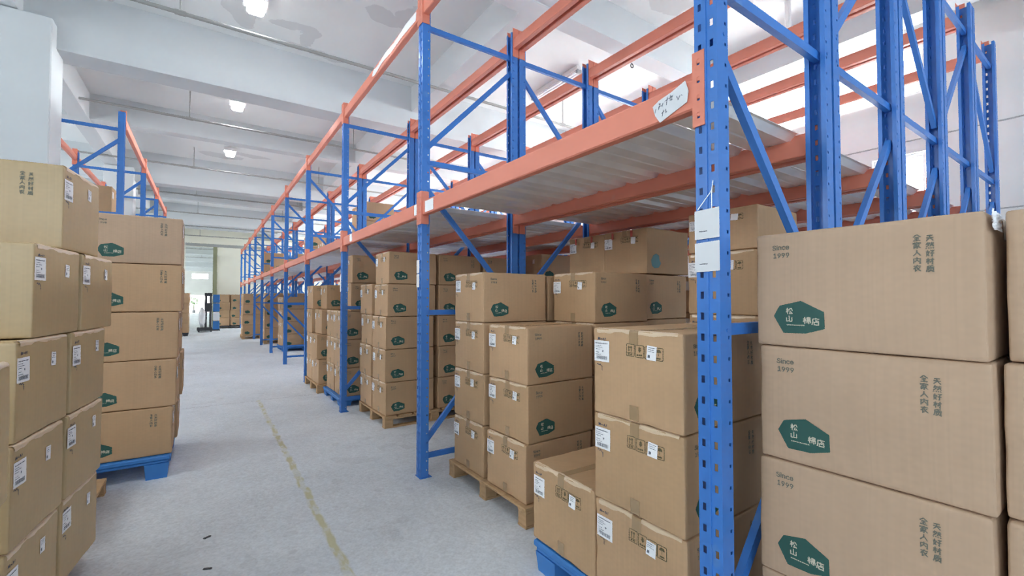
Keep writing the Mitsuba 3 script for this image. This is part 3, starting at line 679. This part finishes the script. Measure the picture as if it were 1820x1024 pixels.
wooden_pallet(1.45, 7.46, 1.2, 1.06, 'wooden pallet farther along the third bay, by the fourth post')
stack(1.47, 7.735, .132, 4, 'nearer aisle column by the fourth post', 'boxes by the fourth post', h=.390, detail=1, x_off=(0, -.02, .04, .12))
stack(1.47, 8.235, .132, 4, 'farther aisle column by the fourth post', 'boxes by the fourth post', h=.390, detail=1)
stack(2.21, 7.740, .132, 4, 'rear column by the fourth post', 'boxes by the fourth post', h=.390, detail=1)
# far bays
def far_stack(xf, y, n, h, pal, where, grp, pl='wooden', w2=True, deep=True, lx=1.2):
    if pl == 'wooden': wooden_pallet(xf - .02, y, lx, 1.06, pal)
    else: plastic_pallet(xf - .02, y, lx, 1.06, pal, .13)
    cols = [(xf, y + .27, 'nearer')] + ([(xf, y + .78, 'farther')] if w2 else []) + ([(xf + .63, y + .27, 'rear')] if deep else [])
    for x, yy, wd in cols: stack(x, yy, .133, n, f'{wd} column {where}', grp, h=h, detail=0)
far_stack(1.80, 13.98, 4, .35, 'blue plastic pallet behind the sixth post', 'of the far stack behind the sixth post', 'boxes on the far blue pallet', 'plastic')
far_stack(1.62, 16.75, 4, .385, 'wooden pallet by the seventh post', 'of the far stack by the seventh post', 'boxes by the seventh post')
far_stack(1.14, 19.18, 4, .385, 'wooden pallet standing out into the aisle by the eighth post', 'of the far stack that stands out into the aisle', 'boxes by the eighth post')
far_stack(3.15, 13.98, 4, .385, 'wooden pallet in the second row, far bay', 'of the far second row stack', 'boxes far in the second row', deep=False)
# pile at the end wall
plastic_pallet(.42, 26.95, 1.25, 1.06, 'dark pallet under the pile at the end wall', .13, 'mat_dark')
for c in range(2):
    stack(.44 + c * .64, 27.25, .133, 4, f'{("left","right")[c]} column of the dark pile by the end wall', 'boxes at the end wall', detail=0, jx=.03, jr=5)
stack(.47, 27.77, .133, 4, 'rear column of the dark pile by the end wall', 'boxes at the end wall', detail=0, jx=.03)
# boxes on the decks
ZD = 2.172 + .1225
for x, y, nn, w in ((2.62, 9.0, 3, 'on the second row upper deck, behind the fourth post'), (2.6, 12.4, 2, 'on the second row upper deck, fifth bay'), (2.6, 14.6, 3, 'on the second row upper deck, sixth bay'), (2.6, 17.0, 2, 'on the second row upper deck, seventh bay'),
                    (1.62, 17.2, 2, 'on the upper deck of the aisle row, seventh bay'), (1.62, 14.4, 1, 'on the upper deck of the aisle row, sixth bay')):
    for q in range(2): stack(x, y + .27 + q * .52, ZD, nn, f'{("nearer","farther")[q]} column {w}', 'boxes on the upper decks', detail=0, h=.385)
for q in range(2): stack(-1.72, 8.75 + q * .55, ZD, 2, f'{("nearer","farther")[q]} column on the deck of the left rack', 'boxes on the left deck', detail=0, sides=(180,), h=.40)

# L1: wrapped stack at the left ------------------------------------------------
def left_stack(px, py, yaw, cols, where, grp, mat, det=2):
    """Boxes with labels to the right (+x); (px, py) = near right corner of the stack; yaw turns the stack about it. cols: (layer, y offset, x offset)."""
    ca, sa = math.cos(math.radians(yaw)), math.sin(math.radians(yaw))
    for lay, dy, dx, word in cols:
        lx_, ly_ = -BLEN / 2 + dx, dy + BWID / 2
        carton(px + ca * lx_ - sa * ly_, py + sa * lx_ + ca * ly_, .112 + lay * .399, yaw + rng.uniform(-.6, .6), f'cardboard box, {word} of {where}', grp, (180,), mat, det, sz=.396 / BHGT, plain=True)
YW = -6.5
wooden_pallet(-1.70, 2.52, 1.1, .98, 'wooden pallet under the wrapped boxes at the left', .11)
wooden_pallet(-1.72, 3.60, 1.12, .98, 'empty wooden pallet between the two left stacks', .11)
L1 = [(4, .42, -.005, 'single top box'), (3, .14, 0, 'fourth layer, nearer'), (3, .64, .005, 'fourth layer, farther'), (2, .02, .0, 'third layer, nearer'), (2, .53, .005, 'third layer, farther'), (1, -.02, .005, 'second layer, nearer'), (1, .49, .01, 'second layer, farther'),
      (0, -.04, .0, 'bottom layer, nearer'), (0, .47, .0, 'bottom layer, farther')]
left_stack(-.598, 2.49, YW, L1, 'the wrapped stack at the left edge', 'wrapped boxes at the left', 'mat_card_wrapped')
for i in range(3):
    carton(-.455 - BLEN / 2 - (.10, .09, 0)[i], 1.625, .10 + i * .400, -1.5 + i * .4, f'cardboard box cut by the left edge of the photo, {("bottom","middle","top")[i]} of three', 'boxes at the left edge', (180,), 'mat_card_wrapped', 2, sz=.395 / BHGT, plain=True)
plastic_pallet(-1.28, 1.36, .74, .52, 'pallet under the boxes cut by the left edge', .10, 'mat_grey_plastic')
# L2: tall stack on a blue pallet at the left
plastic_pallet(-1.42, 4.66, 1.2, 1.05, 'blue plastic pallet at the left of the aisle', .185)
L2 = []
for i in range(5):
    ox = (-.215, -.19, -.185, -.165, -.17)[i]
    carton(ox - BLEN / 2, 4.70 + BWID / 2, .187 + i * .394, (.5, -.4, .3, -.3, .2)[i], f'cardboard box with logo to the front, {ORD[i] if i < 4 else "top"} of the stack on the left blue pallet', 'boxes on the left blue pallet', (180,), ('mat_card_b', 'mat_card_a', 'mat_card_a', 'mat_card_a', 'mat_card_c')[i], 2, sz=.391 / BHGT)
    carton(ox - BLEN * 1.5 - .02, 4.70 + BWID / 2, .187 + i * .394, 0, f'box in the left front column of the left blue pallet, {ORD[i] if i < 4 else "top"}', 'boxes on the left blue pallet', (), 'mat_card_b', 1, sz=.391 / BHGT)
for i in range(4):
    carton((-.20, -.17, -.19, -.2)[i] - BLEN / 2, 5.20 + BWID / 2, .187 + i * .394, .4, f'cardboard box in the far column of the left blue pallet, {ORD[i]} one', 'boxes on the left blue pallet', (180,), 'mat_card_b', 1, sz=.391 / BHGT)
# far left
plastic_pallet(-1.75, 22.0, 1.2, 1.06, 'dark pallet far along the left of the aisle', .13, 'mat_dark')
for q in range(2): stack(-1.14, 22.28 + q * .5, .133, 4, f'{("nearer","farther")[q]} column of the far left stack', 'boxes far at the left', detail=0, sides=(180,))

# ------------------------------------------------------------------ things by the far passage
k = thing('hand_truck', 'dark hand pallet truck with white wrapped load by the far passage', 'pallet truck')
part(k, 'mast', PL(cat([tube((.02, 24.6, .1), (.02, 24.75, 1.75), .045, 8), tube((.20, 24.6, .1), (.20, 24.75, 1.75), .045, 8), bxm(-.03, .25, 24.6, 24.72, .9, 1.3), bxm(-.03, .25, 24.62, 24.72, 1.62, 1.76)])), 'mat_dark')
part(k, 'base', PL(cat([chamfer(-.30, .28, 24.2, 24.9, .06, .20, .02), tube((-.25, 24.3, .06), (-.2, 24.3, .06), .06), tube((.2, 24.3, .06), (.25, 24.3, .06), .06)])), 'mat_dark')
def blob(x, y, z, sx, sy, sz, seed):
    m = trimesh.creation.icosphere(3, 1.0); v = m.vertices * (1 + .35 * (meshkit.fbm(m.vertices * 2.2 + 5, 3, seed) - .5)[:, None]); m.vertices = np.clip(v, -1, 1) * (sx, sy, sz) + (x, y, z); return m
part(k, 'wrapped_load', PL(blob(-.12, 24.42, .66, .13, .18, .46, 3), True), 'mat_film', label='white plastic wrapped bundle')
k = thing('stacked_crates', 'blue crates under white film stacked by the far passage', 'crates')
for i in range(4): part(k, 'crate', PL(chamfer(.30, .56, 25.2, 25.7, .05 + i * .42, .44 + i * .42, .02)), 'mat_blue_plastic' if i != 1 else 'mat_film')
part(k, 'base', PL(bxm(.28, .58, 25.15, 25.75, 0, .05)), 'mat_dark')
def bush(x, y, z, r, n, seed):
    rg = np.random.default_rng(seed); vs, fs = [], []
    for i in range(n):
        c = rg.normal(size=3); c = c / np.linalg.norm(c) * r * rg.uniform(.4, 1); a = rg.normal(size=3); a /= np.linalg.norm(a); b = np.cross(a, rg.normal(size=3)); b /= np.linalg.norm(b)
        s = .07; p = c + (x, y, z); j = len(vs) * 4
        vs.append(np.array([p - a * s, p + b * s * .4, p + a * s, p - b * s * .4])); fs += [(j, j + 1, j + 2), (j, j + 2, j + 3)]
    return trimesh.Trimesh(np.vstack(vs), fs, process=False)
k = thing('potted_shrub', 'green leafy shrub in front of the bright far door', 'plant')
part(k, 'foliage', PL(bush(-1.05, 60.6, 1.25, .62, 700, 2)), 'mat_leaf', kind='stuff'); part(k, 'stem', PL(tube((-1.05, 60.6, .2), (-1.05, 60.6, 1.2), .03, 6)), 'mat_green_post'); part(k, 'pot', PL(tube((-1.05, 60.6, 0), (-1.05, 60.6, .3), .16, 16)), 'mat_grey_plastic')
# crumpled film on the near end of the right-hand stack

k = thing('film_scrap', 'crumpled clear film on the corner of the top right box', 'film')
g = np.stack(np.meshgrid(np.linspace(0, 1, 14), np.linspace(0, 1, 14), indexing='ij'), -1).reshape(-1, 2)
nz_ = meshkit.fbm(np.c_[g * 7, np.zeros(len(g))], 3, 4) - .5
fv = np.c_[1.686 + .12 * g[:, 0], .2435 - .012 * np.abs(nz_) * 2 - .001, 1.655 + (.052 + .03 * nz_) * g[:, 1]]
fi = np.array([(i * 14 + j, i * 14 + j + 1, (i + 1) * 14 + j + 1) for i in range(13) for j in range(13)] + [(i * 14 + j, (i + 1) * 14 + j + 1, (i + 1) * 14 + j) for i in range(13) for j in range(13)])
put(k, PL(trimesh.Trimesh(fv, fi, process=False)), 'mat_film')
for x, y, a, l in ((.03, 3.36, .5, 'small dark scrap on the floor left of the yellow line, farther one'), (.03, 2.97, -.4, 'small dark scrap on the floor left of the yellow line, nearer one')):
    m = chamfer(-.022, .022, -.008, .008, 0, .005, .002); m.apply_transform(trimesh.transformations.rotation_matrix(a, (0, 0, 1))); m.apply_translation((x, y, .0002))
    solid('floor_scrap', m, 'mat_dark', l, 'scrap', 'scraps on the floor')
bad = [(k_, len(d_['label'].split())) for k_, d_ in labels.items() if 'label' in d_ and not 4 <= len(d_['label'].split()) <= 16 and '__' not in k_]
print('LABELS OUT OF RANGE', bad)

k = thing('film_shred', 'shred of white plastic film stuck to the upper beam by the second post', 'film')
put(k, PL(on_aisle(sheet([(0, .02), (.1, .0), (.35, .03), (.6, .012), (.9, .02), (1.24, .0), (1.25, .075), (1.0, .09), (.7, .066), (.45, .085), (.2, .06), (.05, .07)]), 4.85, 3.895, X0 + .0015)), 'mat_film')
